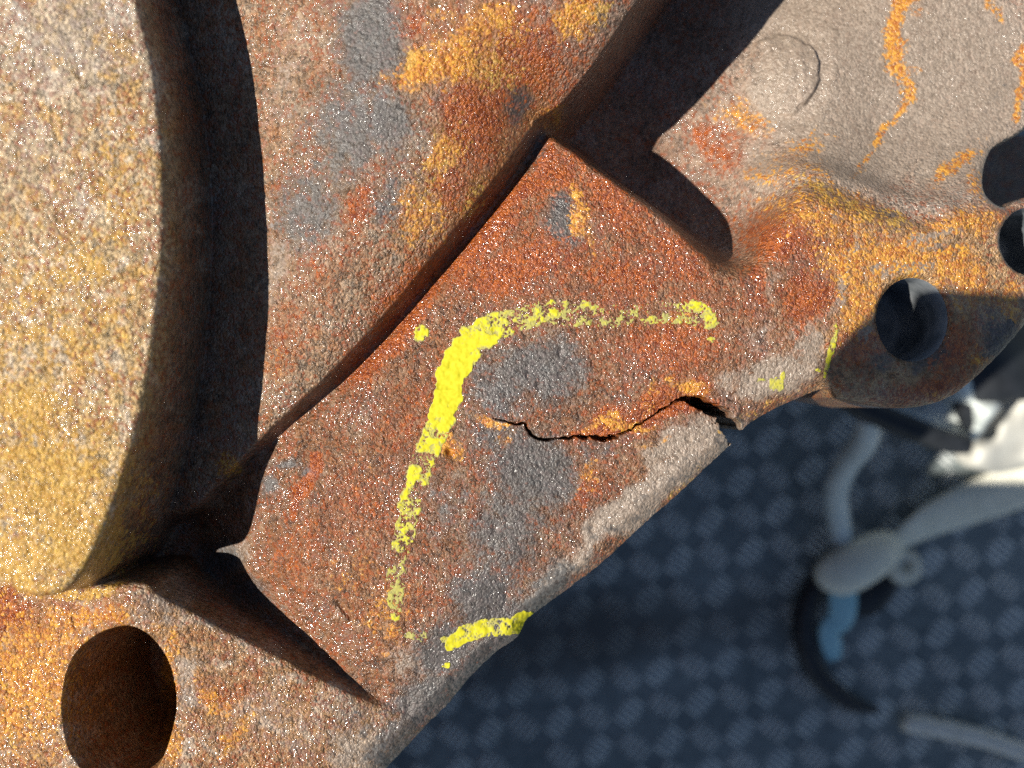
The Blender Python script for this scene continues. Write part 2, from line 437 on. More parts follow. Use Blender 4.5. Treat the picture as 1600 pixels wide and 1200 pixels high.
och = np.maximum(blobs([(60, 500, 170, 170, 0, .55), (80, 760, 150, 130, 0, .8), (120, 850, 120, 70, 0, .85), (20, 880, 90, 60, 0, .95), (170, 300, 70, 160, 10, .5), (40, 640, 90, 60, 0, .8), (130, 420, 60, 60, 0, .7)]),
                 blobs([(690, 250, 34, 120, 25, .6), (735, 310, 20, 50, 40, .6), (770, 110, 60, 40, 0, .7), (640, 95, 30, 22, 0, 1.), (800, 50, 22, 30, 0, 1.), (940, 20, 20, 30, 20, .8), (1340, 320, 120, 18, 18, .7), (1420, 430, 40, 30, 0, .6),
                        (130, 925, 90, 14, -6, .8), (40, 1110, 110, 90, 0, .6), (1180, 650, 110, 12, -25, .45), (1080, 750, 80, 12, -42, .4)]))

tan = np.maximum(tan, strokes([([(1125, 684), (1050, 740), (960, 812)], 32, .95), ([(960, 812), (880, 882), (825, 935)], 27, .7)]))
grey = np.maximum(grey, strokes([([(870, 890), (820, 945), (740, 1032), (660, 1112), (600, 1180)], 34, .85), ([(1010, 780), (900, 868)], 18, .5)]))
lipm = strokes([([(1125, 684), (1050, 740), (960, 812), (880, 882), (820, 945), (740, 1032), (660, 1112)], 38, .8)])
red = red * (1 - lipm)
org = org * (1 - .7 * lipm)

# zone colours of the plain cast skin
zone = np.zeros(U.shape + (3,))
zone[:] = (.19, .084, .036)
def zmix(m, col):
    global zone
    zone = zone * (1 - m[..., None]) + np.array(col) * m[..., None]
zmix(smooth(-5, 10, sd_d), (.25, .155, .09))
zmix(smooth(-5, 10, sd_d) * smooth(620, 760, IX), (.30, .135, .045))
zmix(smooth(-6, 6, sd_f), (.31, .165, .068))
zmix(smooth(-20, 40, sd_pk), (.33, .25, .19))
zmix(smooth(1250, 1330, IX) * smooth(330, 380, IY), (.34, .2, .09))
zmix(smooth(-45, -12, sd_b), (.15, .085, .05))  # rust brown round the boss wall and foot, painted in for its shade
zmix(smooth(-5, 3, sd_b), (.47, .315, .135))
zmix(smooth(880, 740, IX) * smooth(980, 1100, IY) * smooth(640, 720, IX), (.25, .2, .16))
# mottling of the old skin, a few millimetres across
mo1 = fbm(IX, IY * .62, 24, 3, 2)
mo2 = fbm(IX * .9, IY * .7, 17, 3, 5)
mo3 = fbm(IX * .55 + IY * .35, IY * .8 - IX * .4, 19, 3, 0)
onb = smooth(-5, 3, sd_b)
zmix(onb * smooth(620, 100, IY) * .7, (.48, .38, .27))
zmix(onb * smooth(.1, .8, mo1) * .5, (.56, .48, .40))
zmix(onb * smooth(.1, .7, mo2) * .7, (.46, .25, .045))
zmix(onb * smooth(.45, .9, -mo1) * .6, (.28, .17, .075))
onf = smooth(-6, 6, sd_f)
zmix(onf * smooth(.2, .8, mo3) * .7, (.46, .36, .27))
zmix(onf * smooth(.2, .8, -mo3) * .5, (.24, .085, .022))
ond = smooth(-5, 10, sd_d) * (1 - onb)
zmix(ond * smooth(.2, .8, mo1) * .55, (.36, .27, .19))
zmix(ond * smooth(.3, .8, mo2) * .5, (.30, .11, .03))
onp = (1 - onf) * (1 - ond) * (1 - onb) * (1 - smooth(-40, 20, sd_pk))
zmix(onp * smooth(.2, .8, mo2) * .5, (.27, .175, .105))
zmix(onp * smooth(.25, .8, -mo2) * .55, (.10, .062, .042))
zmix(blobs([(960, 130, 130, 150, 30, 1.), (1040, 20, 110, 90, 0, 1.), (1090, 320, 60, 50, 40, 1.), (1010, 250, 80, 60, 30, 1.)]) * .85 * smooth(-30, 20, sd_pk), (.17, .09, .055))  # dark rust blobs in the recess, painted in to deepen its shadow
onk = smooth(-20, 40, sd_pk) * smooth(1080, 1200, IX)
zmix(onk * smooth(.3, .9, mo3) * .35, (.27, .25, .215))
# darker brown inside the round pocket of the corner flange
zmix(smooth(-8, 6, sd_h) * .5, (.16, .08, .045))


# ------------------------------------------------------------------ materials
def new_mat(name):
    m = bpy.data.materials.new(name)
    m.use_nodes = True
    return m, m.node_tree.nodes, m.node_tree.links, m.node_tree.nodes['Principled BSDF']


def iron_material():
    m, N, L, P = new_mat('rusty_cast_iron')

    def noise(scale, detail=3, rough=.55, seed=0.0):
        n = N.new('ShaderNodeTexNoise')
        n.noise_dimensions = '4D'
        n.inputs['W'].default_value = seed
        n.inputs['Scale'].default_value = scale
        n.inputs['Detail'].default_value = detail
        n.inputs['Roughness'].default_value = rough
        L.new(tc.outputs['Object'], n.inputs['Vector'])
        return n

    def math_(op, a, b=None, c=None):
        n = N.new('ShaderNodeMath')
        n.operation = op
        for i, x in enumerate((a, b, c)):
            if x is None:
                continue
            if isinstance(x, (int, float)):
                n.inputs[i].default_value = x
            else:
                L.new(x, n.inputs[i])
        return n.outputs[0]

    def mix(fac, a, b, mode='MIX'):
        n = N.new('ShaderNodeMix')
        n.data_type = 'RGBA'
        n.blend_type = mode
        if isinstance(fac, (int, float)):
            n.inputs[0].default_value = fac
        else:
            L.new(fac, n.inputs[0])
        for i, x in ((6, a), (7, b)):
            if isinstance(x, tuple):
                n.inputs[i].default_value = (*x, 1)
            else:
                L.new(x, n.inputs[i])
        return n.outputs[2]

    def rng_(x, a, b, c=0., d=1.):
        n = N.new('ShaderNodeMapRange')
        n.interpolation_type = 'SMOOTHSTEP'
        L.new(x, n.inputs[0])
        n.inputs[1].default_value = a
        n.inputs[2].default_value = b
        n.inputs[3].default_value = c
        n.inputs[4].default_value = d
        return n.outputs[0]

    tc = N.new('ShaderNodeTexCoord')
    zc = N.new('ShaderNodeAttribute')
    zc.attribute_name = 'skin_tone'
    ma = N.new('ShaderNodeAttribute')
    ma.attribute_name = 'rust_map'
    mb = N.new('ShaderNodeAttribute')
    mb.attribute_name = 'dirt_map'
    sa = N.new('ShaderNodeSeparateColor')
    L.new(ma.outputs['Color'], sa.inputs[0])
    sb = N.new('ShaderNodeSeparateColor')
    L.new(mb.outputs['Color'], sb.inputs[0])
    # grains
    vo = N.new('ShaderNodeTexVoronoi')
    vo.inputs['Scale'].default_value = 1450
    vo.inputs['Randomness'].default_value = 1
    wv = N.new('ShaderNodeVectorMath')
    wv.operation = 'ADD'
    nw = noise(700, 2)
    sc_ = N.new('ShaderNodeVectorMath')
    sc_.operation = 'SCALE'
    sc_.inputs['Scale'].default_value = 0.0016
    L.new(nw.outputs['Color'], sc_.inputs[0])
    L.new(tc.outputs['Object'], wv.inputs[0])
    L.new(sc_.outputs[0], wv.inputs[1])
    L.new(wv.outputs[0], vo.inputs['Vector'])
    sv = N.new('ShaderNodeSeparateColor')
    L.new(vo.outputs['Color'], sv.inputs[0])
    n_f = noise(1900, 4, .65, 1)
    n_m = noise(330, 4, .62, 2)
    n_b = noise(95, 4, .6, 3)
    n_s = noise(420, 5, .7, 4)
    # plain skin: grain to grain change of tone
    val = math_('ADD', math_('ADD', math_('MULTIPLY', sv.outputs[0], .3), math_('MULTIPLY', n_b.outputs[0], .35)), math_('ADD', math_('MULTIPLY', n_f.outputs[0], .7), math_('MULTIPLY', n_s.outputs[0], .75)))
    tone = rng_(val, .72, 1.38, .3, 1.75)
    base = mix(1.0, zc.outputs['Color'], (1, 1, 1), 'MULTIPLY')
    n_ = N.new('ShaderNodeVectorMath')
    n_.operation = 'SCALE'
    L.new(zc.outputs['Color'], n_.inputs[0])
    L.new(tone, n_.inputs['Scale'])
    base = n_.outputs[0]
    # single grains rusty, single grains pale, single grains grey
    g1 = rng_(math_('ADD', math_('MULTIPLY', sv.outputs[1], .45), math_('ADD', n_m.outputs[0], math_('MULTIPLY', n_b.outputs[0], .5))), .98, 1.2)
    base = mix(math_('MULTIPLY', g1, .8), base, (.30, .07, .015))
    g2 = rng_(math_('ADD', math_('MULTIPLY', sv.outputs[2], .5), n_s.outputs[0]), .88, 1.1)
    base = mix(math_('MULTIPLY', g2, .42), base, (.38, .245, .14))
    g3 = rng_(math_('ADD', math_('MULTIPLY', sv.outputs[0], .3), math_('ADD', n_b.outputs[0], math_('MULTIPLY', n_m.outputs[0], .6))), 1.0, 1.2)
    base = mix(math_('MULTIPLY', g3, .4), base, (.10, .10, .10))

    def layer(base, mask, col_a, col_b, amp_g, amp_n, nz, lo=.42, hi=.62, op=1.0, cell=0):
        j = math_('ADD', math_('MULTIPLY', math_('SUBTRACT', sv.outputs[cell], .5), amp_g), math_('MULTIPLY', math_('SUBTRACT', nz.outputs[0], .5), amp_n))
        # no rust layer where the mask is nought
        gate = rng_(mask, .03, .3)
        f = math_('MULTIPLY', rng_(math_('ADD', mask, j), lo, hi), gate)
        f = math_('MULTIPLY', f, op)
        ca = mix(rng_(math_('ADD', math_('MULTIPLY', n_f.outputs[0], .8), math_('MULTIPLY', sv.outputs[(cell + 1) % 3], .4)), .35, .85), col_a, col_b)
        return mix(f, base, ca), f
    base = mix(math_('MULTIPLY', rng_(sa.outputs[1], .15, 1.0), .6), base, (.31, .085, .022))
    base = mix(math_('MULTIPLY', rng_(sa.outputs[2], .2, 1.1), .5), base, (.46, .19, .04))
    base, ft = layer(base, sb.outputs[0], (.225, .175, .132), (.375, .30, .235), .22, .9, n_m, .38, .72, .92, 1)
    base, fg = layer(base, sa.outputs[0], (.036, .037, .037), (.098, .101, .101), .2, 1.3, n_s, .36, .80, .88, 0)
    base, fo = layer(base, sb.outputs[1], (.46, .235, .03), (.68, .42, .085), .4, 1.5, n_m, .42, .74, .85, 2)
    base, fr = layer(base, sa.outputs[1], (.17, .028, .007), (.47, .12, .02), .4, 1.5, n_s, .47, .78, .9, 1)
    base, fy = layer(base, sa.outputs[2], (.38, .105, .016), (.72, .36, .045), .45, 1.9, n_s, .50, .78, .95, 2)
    L.new(base, P.inputs['Base Color'])
    # rough, but grains and wet rust glint
    ro = math_('ADD', rng_(n_m.outputs[0], .3, .7, .20, .42), math_('MULTIPLY', fg, .12))
    ro = math_('SUBTRACT', ro, math_('MULTIPLY', fr, .08))
    L.new(ro, P.inputs['Roughness'])
    P.inputs['Specular IOR Level'].default_value = .55
    # relief: grains, fine pits
    h = math_('ADD', math_('MULTIPLY', math_('SUBTRACT', 1., vo.outputs['Distance']), .55), math_('ADD', math_('MULTIPLY', n_f.outputs[0], .6), math_('MULTIPLY', n_s.outputs[0], 1.0)))
    bp = N.new('ShaderNodeBump')
    L.new(math_('MULTIPLY', math_('SUBTRACT', math_('SUBTRACT', 1., math_('MULTIPLY', fg, .5)), math_('MULTIPLY', ft, .35)), .9), bp.inputs['Strength'])
    bp.inputs['Distance'].default_value = .0008
    L.new(h, bp.inputs['Height'])
    L.new(bp.outputs[0], P.inputs['Normal'])
    # damp film over the grains, thickest on fresh rust
    n_w = noise(520, 1.5, .45, 9)
    h2 = math_('ADD', math_('MULTIPLY', math_('SUBTRACT', 1., vo.outputs['Distance']), .30), math_('MULTIPLY', n_w.outputs[0], 1.7))
    b2_ = N.new('ShaderNodeBump')
    b2_.inputs['Strength'].default_value = .9
    b2_.inputs['Distance'].default_value = .0010
    L.new(h2, b2_.inputs['Height'])
    L.new(b2_.outputs[0], P.inputs['Coat Normal'])
    cw_ = math_('MULTIPLY', rng_(n_b.outputs[0], .40, .66, .05, 1.), math_('SUBTRACT', 1., math_('MULTIPLY', fg, .75)))
    cw_ = math_('MULTIPLY', cw_, math_('SUBTRACT', 1., math_('MULTIPLY', ft, .6)))
    L.new(cw_, P.inputs['Coat Weight'])
    P.inputs['Coat Roughness'].default_value = .11
    P.inputs['Coat IOR'].default_value = 1.52
    return m


M_IRON = iron_material()


def simple(name, a, b, scale, rough=.6, bump=.3, dist=.0004, spec=.5, metal=0., detail=4):
    m, N, L, P = new_mat(name)
    tc = N.new('ShaderNodeTexCoord')
    n = N.new('ShaderNodeTexNoise')
    n.inputs['Scale'].default_value = scale
    n.inputs['Detail'].default_value = detail
    L.new(tc.outputs['Object'], n.inputs['Vector'])
    r = N.new('ShaderNodeValToRGB')
    r.color_ramp.elements[0].position = .35
    r.color_ramp.elements[1].position = .65
    r.color_ramp.elements[0].color = (*a, 1)
    r.color_ramp.elements[1].color = (*b, 1)
    L.new(n.outputs[0], r.inputs[0])
    L.new(r.outputs[0], P.inputs['Base Color'])
    P.inputs['Roughness'].default_value = rough
    P.inputs['Specular IOR Level'].default_value = spec
    P.inputs['Metallic'].default_value = metal
    bp = N.new('ShaderNodeBump')
    bp.inputs['Strength'].default_value = bump
    bp.inputs['Distance'].default_value = dist
    L.new(n.outputs[0], bp.inputs['Height'])
    L.new(bp.outputs[0], P.inputs['Normal'])
    return m


M_CHALK = simple('yellow_paint_stick', (.52, .47, .012), (.62, .57, .025), 900, .75, .5, .0002, .25)
_n, _l = M_CHALK.node_tree.nodes, M_CHALK.node_tree.links
_a = _n.new('ShaderNodeAttribute')
_a.attribute_name = 'thickness'
_m = _n.new('ShaderNodeMix')
_m.data_type = 'RGBA'
_m.inputs[6].default_value = (.36, .33, .11, 1)
_l.new(_a.outputs['Fac'], _m.inputs[0])
_l.new(_n['Color Ramp'].outputs[0], _m.inputs[7])
_l.new(_m.outputs[2], _n['Principled BSDF'].inputs['Base Color'])
M_BARE = simple('dark_bored_iron', (.13, .15, .165), (.30, .32, .34), 160, .42, .4, .0003)

# ------------------------------------------------------------------ the casting as parts


def tag(o, label=None, cat=None, group=None, kind=None):
    for k, v in (('label', label), ('category', cat), ('group', group), ('kind', kind)):
        if v:
            o[k] = v
    return o


def mesh_obj(name, co, faces, mat, parent=None, normals=None, smooth_=True):
    me = bpy.data.meshes.new(name)
    co = np.asarray(co, np.float32)
    faces = np.asarray(faces, np.int32)
    me.vertices.add(len(co))
    me.vertices.foreach_set('co', co.ravel())
    k = faces.shape[1]
    me.loops.add(faces.size)
    me.loops.foreach_set('vertex_index', faces.ravel())
    me.polygons.add(len(faces))
    me.polygons.foreach_set('loop_start', np.arange(0, faces.size, k, dtype=np.int32))
    me.polygons.foreach_set('use_smooth', np.full(len(faces), smooth_))
    me.update()
    me.validate()
    if normals is not None:
        me.normals_split_custom_set_from_vertices(np.asarray(normals, np.float32))
    me.materials.append(mat)
    o = bpy.data.objects.new(name, me)
    C.objects.link(o)
    if parent:
        o.parent = parent
    return o


casting = bpy.data.objects.new('iron_casting', None)
C.objects.link(casting)
casting.location = (0, 0, 0)
tag(casting, 'large rusty cast iron housing with a cracked flange marked in yellow', 'casting')

# smooth normals of the whole pressing, so that neighbouring parts meet without a seam
Pn = np.stack([X3, Y3, Z3], -1)
du = np.gradient(Pn, axis=1)
dv = np.gradient(Pn, axis=0)
NRM = -np.cross(du, dv)
NRM /= np.linalg.norm(NRM, axis=-1, keepdims=True) + 1e-20

idx = np.arange(NX * NY).reshape(NY, NX)
quads = np.stack([idx[1:, :-1], idx[1:, 1:], idx[:-1, 1:], idx[:-1, :-1]], -1).reshape(-1, 4)
dead = cut.ravel()[quads].any(1)


def cavg(a):
    return a.ravel()[quads].mean(1)


lug_p = pl(catmull([(1300, 640), (1297, 590), (1312, 480), (1345, 410), (1400, 372), (1470, 352), (1530, 340), (1600, 250), (1800, 250), (1800, 700), (1400, 700)], 4, True), -5)
lug_in = inside(cavg(U), cavg(V), lug_p)
reg = np.zeros(len(quads), int)                     # 0 cracked flange
reg[cavg(sd_pk) > -8] = 1                           # recess
reg[lug_in] = 2                                     # lug
reg[cavg(sd_d) > -2] = 3                            # domed wall
reg[cavg(sd_f) > -4] = 4                            # corner flange
reg[cavg(sd_b) > -18] = 5                           # boss
reg[dead] = -1
names = ['cracked_flange', 'recessed_web', 'bolt_lug', 'domed_wall', 'corner_flange', 'rounded_boss']
plabels = ['flange with an open crack and a broken lower edge', 'smooth grey recess with an orange rust streak', 'lug with a round bolt hole', 'bulging wall with bright orange rust',
           'flange with a round pocket', 'big rounded boss with ochre rust']
flat = Pn.reshape(-1, 3)
fn = NRM.reshape(-1, 3)
A1 = np.stack([grey, red, org, np.ones_like(grey)], -1).reshape(-1, 4).astype(np.float32)
A2 = np.stack([tan, och, np.zeros_like(tan), np.ones_like(tan)], -1).reshape(-1, 4).astype(np.float32)
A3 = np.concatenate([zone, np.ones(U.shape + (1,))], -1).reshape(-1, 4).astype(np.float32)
parts = {}


def biggest(q):
    lab = np.arange(NX * NY)
    while True:
        old = lab.copy()
        m = lab[q].min(1)
        for c in range(4):
            np.minimum.at(lab, q[:, c], m)
        lab = lab[lab]
        if (lab == old).all():
            break
    k = lab[q[:, 0]]
    ids, n = np.unique(k, return_counts=True)
    return q[k == ids[n.argmax()]]


for r, nm in enumerate(names):
    q = biggest(quads[reg == r])
    used, inv = np.unique(q, return_inverse=True)
    o = mesh_obj(nm, flat[used], inv.reshape(-1, 4), M_IRON, casting, fn[used])
    o['label'] = plabels[r]
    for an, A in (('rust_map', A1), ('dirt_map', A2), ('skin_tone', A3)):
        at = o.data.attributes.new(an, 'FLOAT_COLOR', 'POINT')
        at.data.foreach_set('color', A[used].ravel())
    parts[nm] = o


def P3(X, Y, zz):
    f = (H - zz) / H
    return ((X - 800) * f * S / 1000, (600 - Y) * f * S / 1000, zz / 1000)


def add_attr(o, g=0., r=0., og=0., t=0., oc=0., tone=(.2, .12, .08)):
    n = len(o.data.vertices)
    for an, c in (('rust_map', (g, r, og, 1)), ('dirt_map', (t, oc, 0, 1)), ('skin_tone', (*tone, 1))):
        at = o.data.attributes.new(an, 'FLOAT_COLOR', 'POINT')
        at.data.foreach_set('color', np.tile(np.array(c, np.float32), n))


# bored walls of the two bolt holes
def bore(c, rx, ry, depth, name):
    n = 220
    rings = []
    a = np.linspace(0, 2 * np.pi, n, endpoint=False)
    for k, (sc_r, dz) in enumerate(((1.015, .1), (1.0, -.35), (.985, -1.2), (.975, -depth * .35), (.975, -depth * .7), (.97, -depth), (.6, -depth - .5), (0.01, -depth - .5))):
        uu = c[0] + rx * sc_r * np.cos(a)
        vv = c[1] + ry * sc_r * np.sin(a)
        zt = bil(z_keep, c[0] + rx * 1.02 * np.cos(a), c[1] + ry * 1.02 * np.sin(a), AX, AY) - 1.15
        if k > 3:
            zt = np.full(n, zt.mean())
        zz = zt + dz
        if 2 < k < 6:
            j = .012 * np.sin(7 * a + k) + .01 * np.sin(13 * a + 2 * k)
            uu = c[0] + rx * (sc_r + j) * np.cos(a)
            vv = c[1] + ry * (sc_r + j) * np.sin(a)
        rings.append(np.stack([(uu - 800) * S / 1000, (600 - vv) * S / 1000, zz / 1000], -1))
    co = np.concatenate(rings)
    f = []
    for k in range(len(rings) - 1):
        for i in range(n):
            j = (i + 1) % n
            f.append((k * n + i, k * n + j, (k + 1) * n + j, (k + 1) * n + i))
    o = mesh_obj(name, co, f, M_BARE, parts['bolt_lug'])
    nv = len(co)
    lowm = smooth(0, .6, -np.tile(np.sin(a), len(rings)) * -1)
    g = .35 * (1 - .8 * lowm)
    rust = np.stack([g, .5 * lowm, .35 * lowm, np.ones(nv)], -1).astype(np.float32)
    for an, A in (('rust_map', rust), ('dirt_map', np.tile(np.array((0.1, .2, 0, 1), np.float32), (nv, 1))), ('skin_tone', np.tile(np.array((.55, .55, .56, 1), np.float32), (nv, 1)))):
        at = o.data.attributes.new(an, 'FLOAT_COLOR', 'POINT')
        at.data.foreach_set('color', A.ravel())
    return o


bore(bh, brx, bry, 26, 'bolt_hole')
bore(b2, b2r, b2r, 26, 'bolt_hole')


# body of the housing below and beyond the picture, standing on the mat, plus pieces added for shade
def prism(name, poly, z0, z1, mat, parent):
    n = len(poly)
    co = [(x, y, z0) for x, y in poly] + [(x, y, z1) for x, y in poly]
    bm = bmesh.new()
    vs = [bm.verts.new(c) for c in co]
    bm.faces.new(vs[:n][::-1])
    bm.faces.new(vs[n:])
    for i in range(n):
        j = (i + 1) % n
        bm.faces.new((vs[i], vs[j], vs[n + j], vs[n + i]))
    bmesh.ops.recalc_face_normals(bm, faces=bm.faces)
    me = bpy.data.meshes.new(name)
    bm.to_mesh(me)
    bm.free()
    me.materials.append(mat)
    o = bpy.data.objects.new(name, me)
    C.objects.link(o)
    if parent:
        o.parent = parent
    return o


def px(p):
    return [((x - 800) * S / 1000, (600 - y) * S / 1000) for x, y in p]


body = prism('housing_body', px([(-660, -560), (1450, -560), (1380, 60), (1000, 520), (560, 1010), (200, 1400), (60, 1660), (-660, 1660)]), FLOOR / 1000, -.050, M_IRON, casting)
add_attr(body, tone=(.2, .11, .07), r=.5)
backing = prism('notch_backing', px([(1480, 60), (2050, 60), (2050, 430), (1880, 460), (1480, 300)]), -.112, -.090, M_IRON, casting)  # slab added under the notch beside the lug so that it shows dark
add_attr(backing, tone=(.16, .12, .09), r=.4, g=.5)
wall = prism('shade_wall', px([(-2400, 1500), (-200, 1500), (-60, 1640), (-60, 2900), (-2400, 2900)]), FLOOR / 1000, .225, M_IRON, casting)  # unseen wall added only to keep the mat in shade
add_attr(wall, tone=(.2, .11, .07), r=.5)

# ------------------------------------------------------------------ yellow paint stick mark


def mark():
    pts = np.array([(1108, 499, 15, .62), (1085, 490, 18, .66), (1060, 490, 17, .5), (1000, 490, 16, .36), (940, 493, 18, .38), (900, 490, 19, .5), (850, 489, 18, .64), (800, 502, 20, .52), (760, 517, 21, .82),
                    (738, 535, 22, .95), (718, 562, 22, 1.15), (703, 595, 21, 1.2), (700, 622, 20, 1.15), (690, 652, 19, 1.0), (676, 690, 18, .78), (660, 730, 18, .72), (645, 775, 17, .68), (634, 820, 15, .62),
                    (626, 862, 14, .6), (622, 885, 13, .5), (620, 930, 13, .58), (619, 950, 12, .6), (630, 978, 12, .52), (658, 992, 11, .42)], float)
    pts2 = np.array([(706, 1010, 11, .9), (722, 994, 13, .86), (755, 985, 13, .8), (785, 983, 13, .75), (812, 980, 17, 1.0), (828, 978, 17, 1.0)], float)
    pts3 = np.array([(1312, 500, 4, .5), (1306, 530, 5, .7), (1299, 565, 5, .7), (1294, 588, 4, .6)], float)
    dots = [(657, 521, 14, 13, .72), (1216, 599, 12, 16, .74), (1193, 598, 10, 9, .45), (1110, 531, 6, 5, .8), (1281, 579, 6, 4, .8), (696, 1000, 8, 6, .7), (697, 1042, 7, 5, .7), (720, 1033, 3, 3, .6), (1225, 588, 5, 6, .8), (1208, 612, 5, 4, .8)]
    st = .75
    gx = np.arange(590, 1330, st)
    gy = np.arange(465, 1060, st)
    gu, gv = np.meshgrid(gx, gy)
    k = np.zeros(gu.shape)
    wu = gu + 3.2 * vnoise(gu, gv, 16, 1) + 1.8 * vnoise(gu, gv, 7, 2)
    wvv = gv + 3.2 * vnoise(gu, gv, 16, 3) + 1.8 * vnoise(gu, gv, 7, 4)
    sel = np.zeros(gu.shape, bool)
    sel |= (gu < 1140) & (gv < 560) & (gu > 700)
    sel |= (gu < 760)
    sel |= (gu > 690) & (gu < 850) & (gv > 955) & (gv < 1025)
    sel |= (gu > 1280) & (gv > 480) & (gv < 605)
    for P4 in (pts, pts2, pts3):
        c = catmull(P4, 5)
        d, t_ = seg_dist(wu[sel], wvv[sel], c[:, :2], False)
        i = np.arange(len(c))
        wd = np.interp(t_, i, c[:, 2]) * 1.14
        den = np.interp(t_, i, c[:, 3])
        q = smooth(1.12, .78, d / wd) * den
        k[sel] = np.maximum(k[sel], q)
    for x, y, rx, ry, den in dots:
        q = np.hypot((wu - x) / rx, (wvv - y) / ry)
        k = np.maximum(k, smooth(1.2, .7, q) * den)
    grain = bil(gr, gu.ravel(), gv.ravel(), AX, AY).reshape(gu.shape)
    br = .5 * fbm(gu, gv, 11, 3, 2) + .45 * grain + .3 * vnoise(gu, gv, 3.2, 7)
    br = br + .35 * vnoise(gu, gv, 1.9, 4)
    cover = k + (br * .5) * smooth(1.6, .8, k) - .5
    # narrow lost stripes across the stroke where the stick skipped
    skip = np.maximum(vnoise(gv * 1.0, gu * .25, 26, 5) - .25, 0) * smooth(690, 740, gv) * .9
    cover = cover - skip * (k < .9)
    inn = (cover > 0) & (k > .05)
    h0 = bil(z, gu.ravel(), gv.ravel(), AX, AY).reshape(gu.shape)
    so = bil(sd_on, gu.ravel(), gv.ravel(), AX, AY).reshape(gu.shape)
    hz = h0 + .03 + .22 * np.clip(cover * 3, 0, 1) * (.7 + .4 * vnoise(gu, gv, 6, 3))
    inn &= so > -1
    ids = np.arange(gu.size).reshape(gu.shape)
    qd = np.stack([ids[1:, :-1], ids[1:, 1:], ids[:-1, 1:], ids[:-1, :-1]], -1).reshape(-1, 4)
    ok = inn.ravel()[qd].sum(1) >= 3
    qd = qd[ok]
    co = np.stack([(gu - 800) * S / 1000, (600 - gv) * S / 1000, hz / 1000], -1).reshape(-1, 3)
    # pale worn smear against solid yellow
    thick = np.clip(smooth(.0, .42, cover + .1 * vnoise(gu, gv, 14, 6)) * smooth(.2, .75, k + .3 * vnoise(gu, gv, 30, 1)), 0, 1)
    used, inv = np.unique(qd, return_inverse=True)
    o = mesh_obj('paint_mark', co[used], inv.reshape(-1, 4), M_CHALK, casting)
    at = o.data.attributes.new('thickness', 'FLOAT', 'POINT')
    at.data.foreach_set('value', thick.ravel()[used].astype(np.float32))
    o['label'] = 'hook-shaped line of bright yellow paint around the crack'
    return o


mark()

# ------------------------------------------------------------------ mat far below


def mat_material(name, lo, hi):
    m, N, L, P = new_mat(name)
    tc = N.new('ShaderNodeTexCoord')
    n = N.new('ShaderNodeTexNoise')
    n.inputs['Scale'].default_value = 14
    n.inputs['Detail'].default_value = 6
    L.new(tc.outputs['Object'], n.inputs['Vector'])
    n2 = N.new('ShaderNodeTexNoise')
    n2.inputs['Scale'].default_value = 160
    n2.inputs['Detail'].default_value = 4
    L.new(tc.outputs['Object'], n2.inputs['Vector'])
    r = N.new('ShaderNodeValToRGB')
    r.color_ramp.elements[0].position = .3
    r.color_ramp.elements[1].position = .72
    r.color_ramp.elements[0].color = (*lo, 1)
    r.color_ramp.elements[1].color = (*hi, 1)
    mx = N.new('ShaderNodeMath')
    mx.operation = 'MULTIPLY_ADD'
    mx.inputs[1].default_value = .5
    L.new(n2.outputs[0], mx.inputs[0])
    md = N.new('ShaderNodeMath')
    md.operation = 'MULTIPLY'
    md.inputs[1].default_value = .5
    L.new(n.outputs[0], md.inputs[0])
    L.new(md.outputs[0], mx.inputs[2])
    L.new(mx.outputs[0], r.inputs[0])
    # brown dirt lying in one place on the mat
    mp = N.new('ShaderNodeMapping')
    mp.vector_type = 'TEXTURE'
    mp.inputs['Location'].default_value = (.040, -.150, FLOOR / 1000)
    mp.inputs['Rotation'].default_value = (0, 0, math.radians(8))
    mp.inputs['Scale'].default_value = (.16, .030, .1)
    L.new(tc.outputs['Object'], mp.inputs[0])
    ln = N.new('ShaderNodeVectorMath')
    ln.operation = 'LENGTH'
    L.new(mp.outputs[0], ln.inputs[0])
    ad = N.new('ShaderNodeMath')
    ad.operation = 'MULTIPLY_ADD'
    ad.inputs[1].default_value = 1.1
    L.new(n.outputs[0], ad.inputs[0])
    L.new(ln.outputs['Value'], ad.inputs[2])
    mr = N.new('ShaderNodeMapRange')
    mr.interpolation_type = 'SMOOTHSTEP'
    mr.inputs[1].default_value = .8
    mr.inputs[2].default_value = 1.75
    mr.inputs[3].default_value = .62
    mr.inputs[4].default_value = 0
    L.new(ad.outputs[0], mr.inputs[0])
    mc = N.new('ShaderNodeMix')
    mc.data_type = 'RGBA'
    L.new(mr.outputs[0], mc.inputs[0])
    L.new(r.outputs[0], mc.inputs[6])
    mc.inputs[7].default_value = (.05, .038, .027, 1)
    L.new(mc.outputs[2], P.inputs['Base Color'])
    P.inputs['Roughness'].default_value = .42
    return m


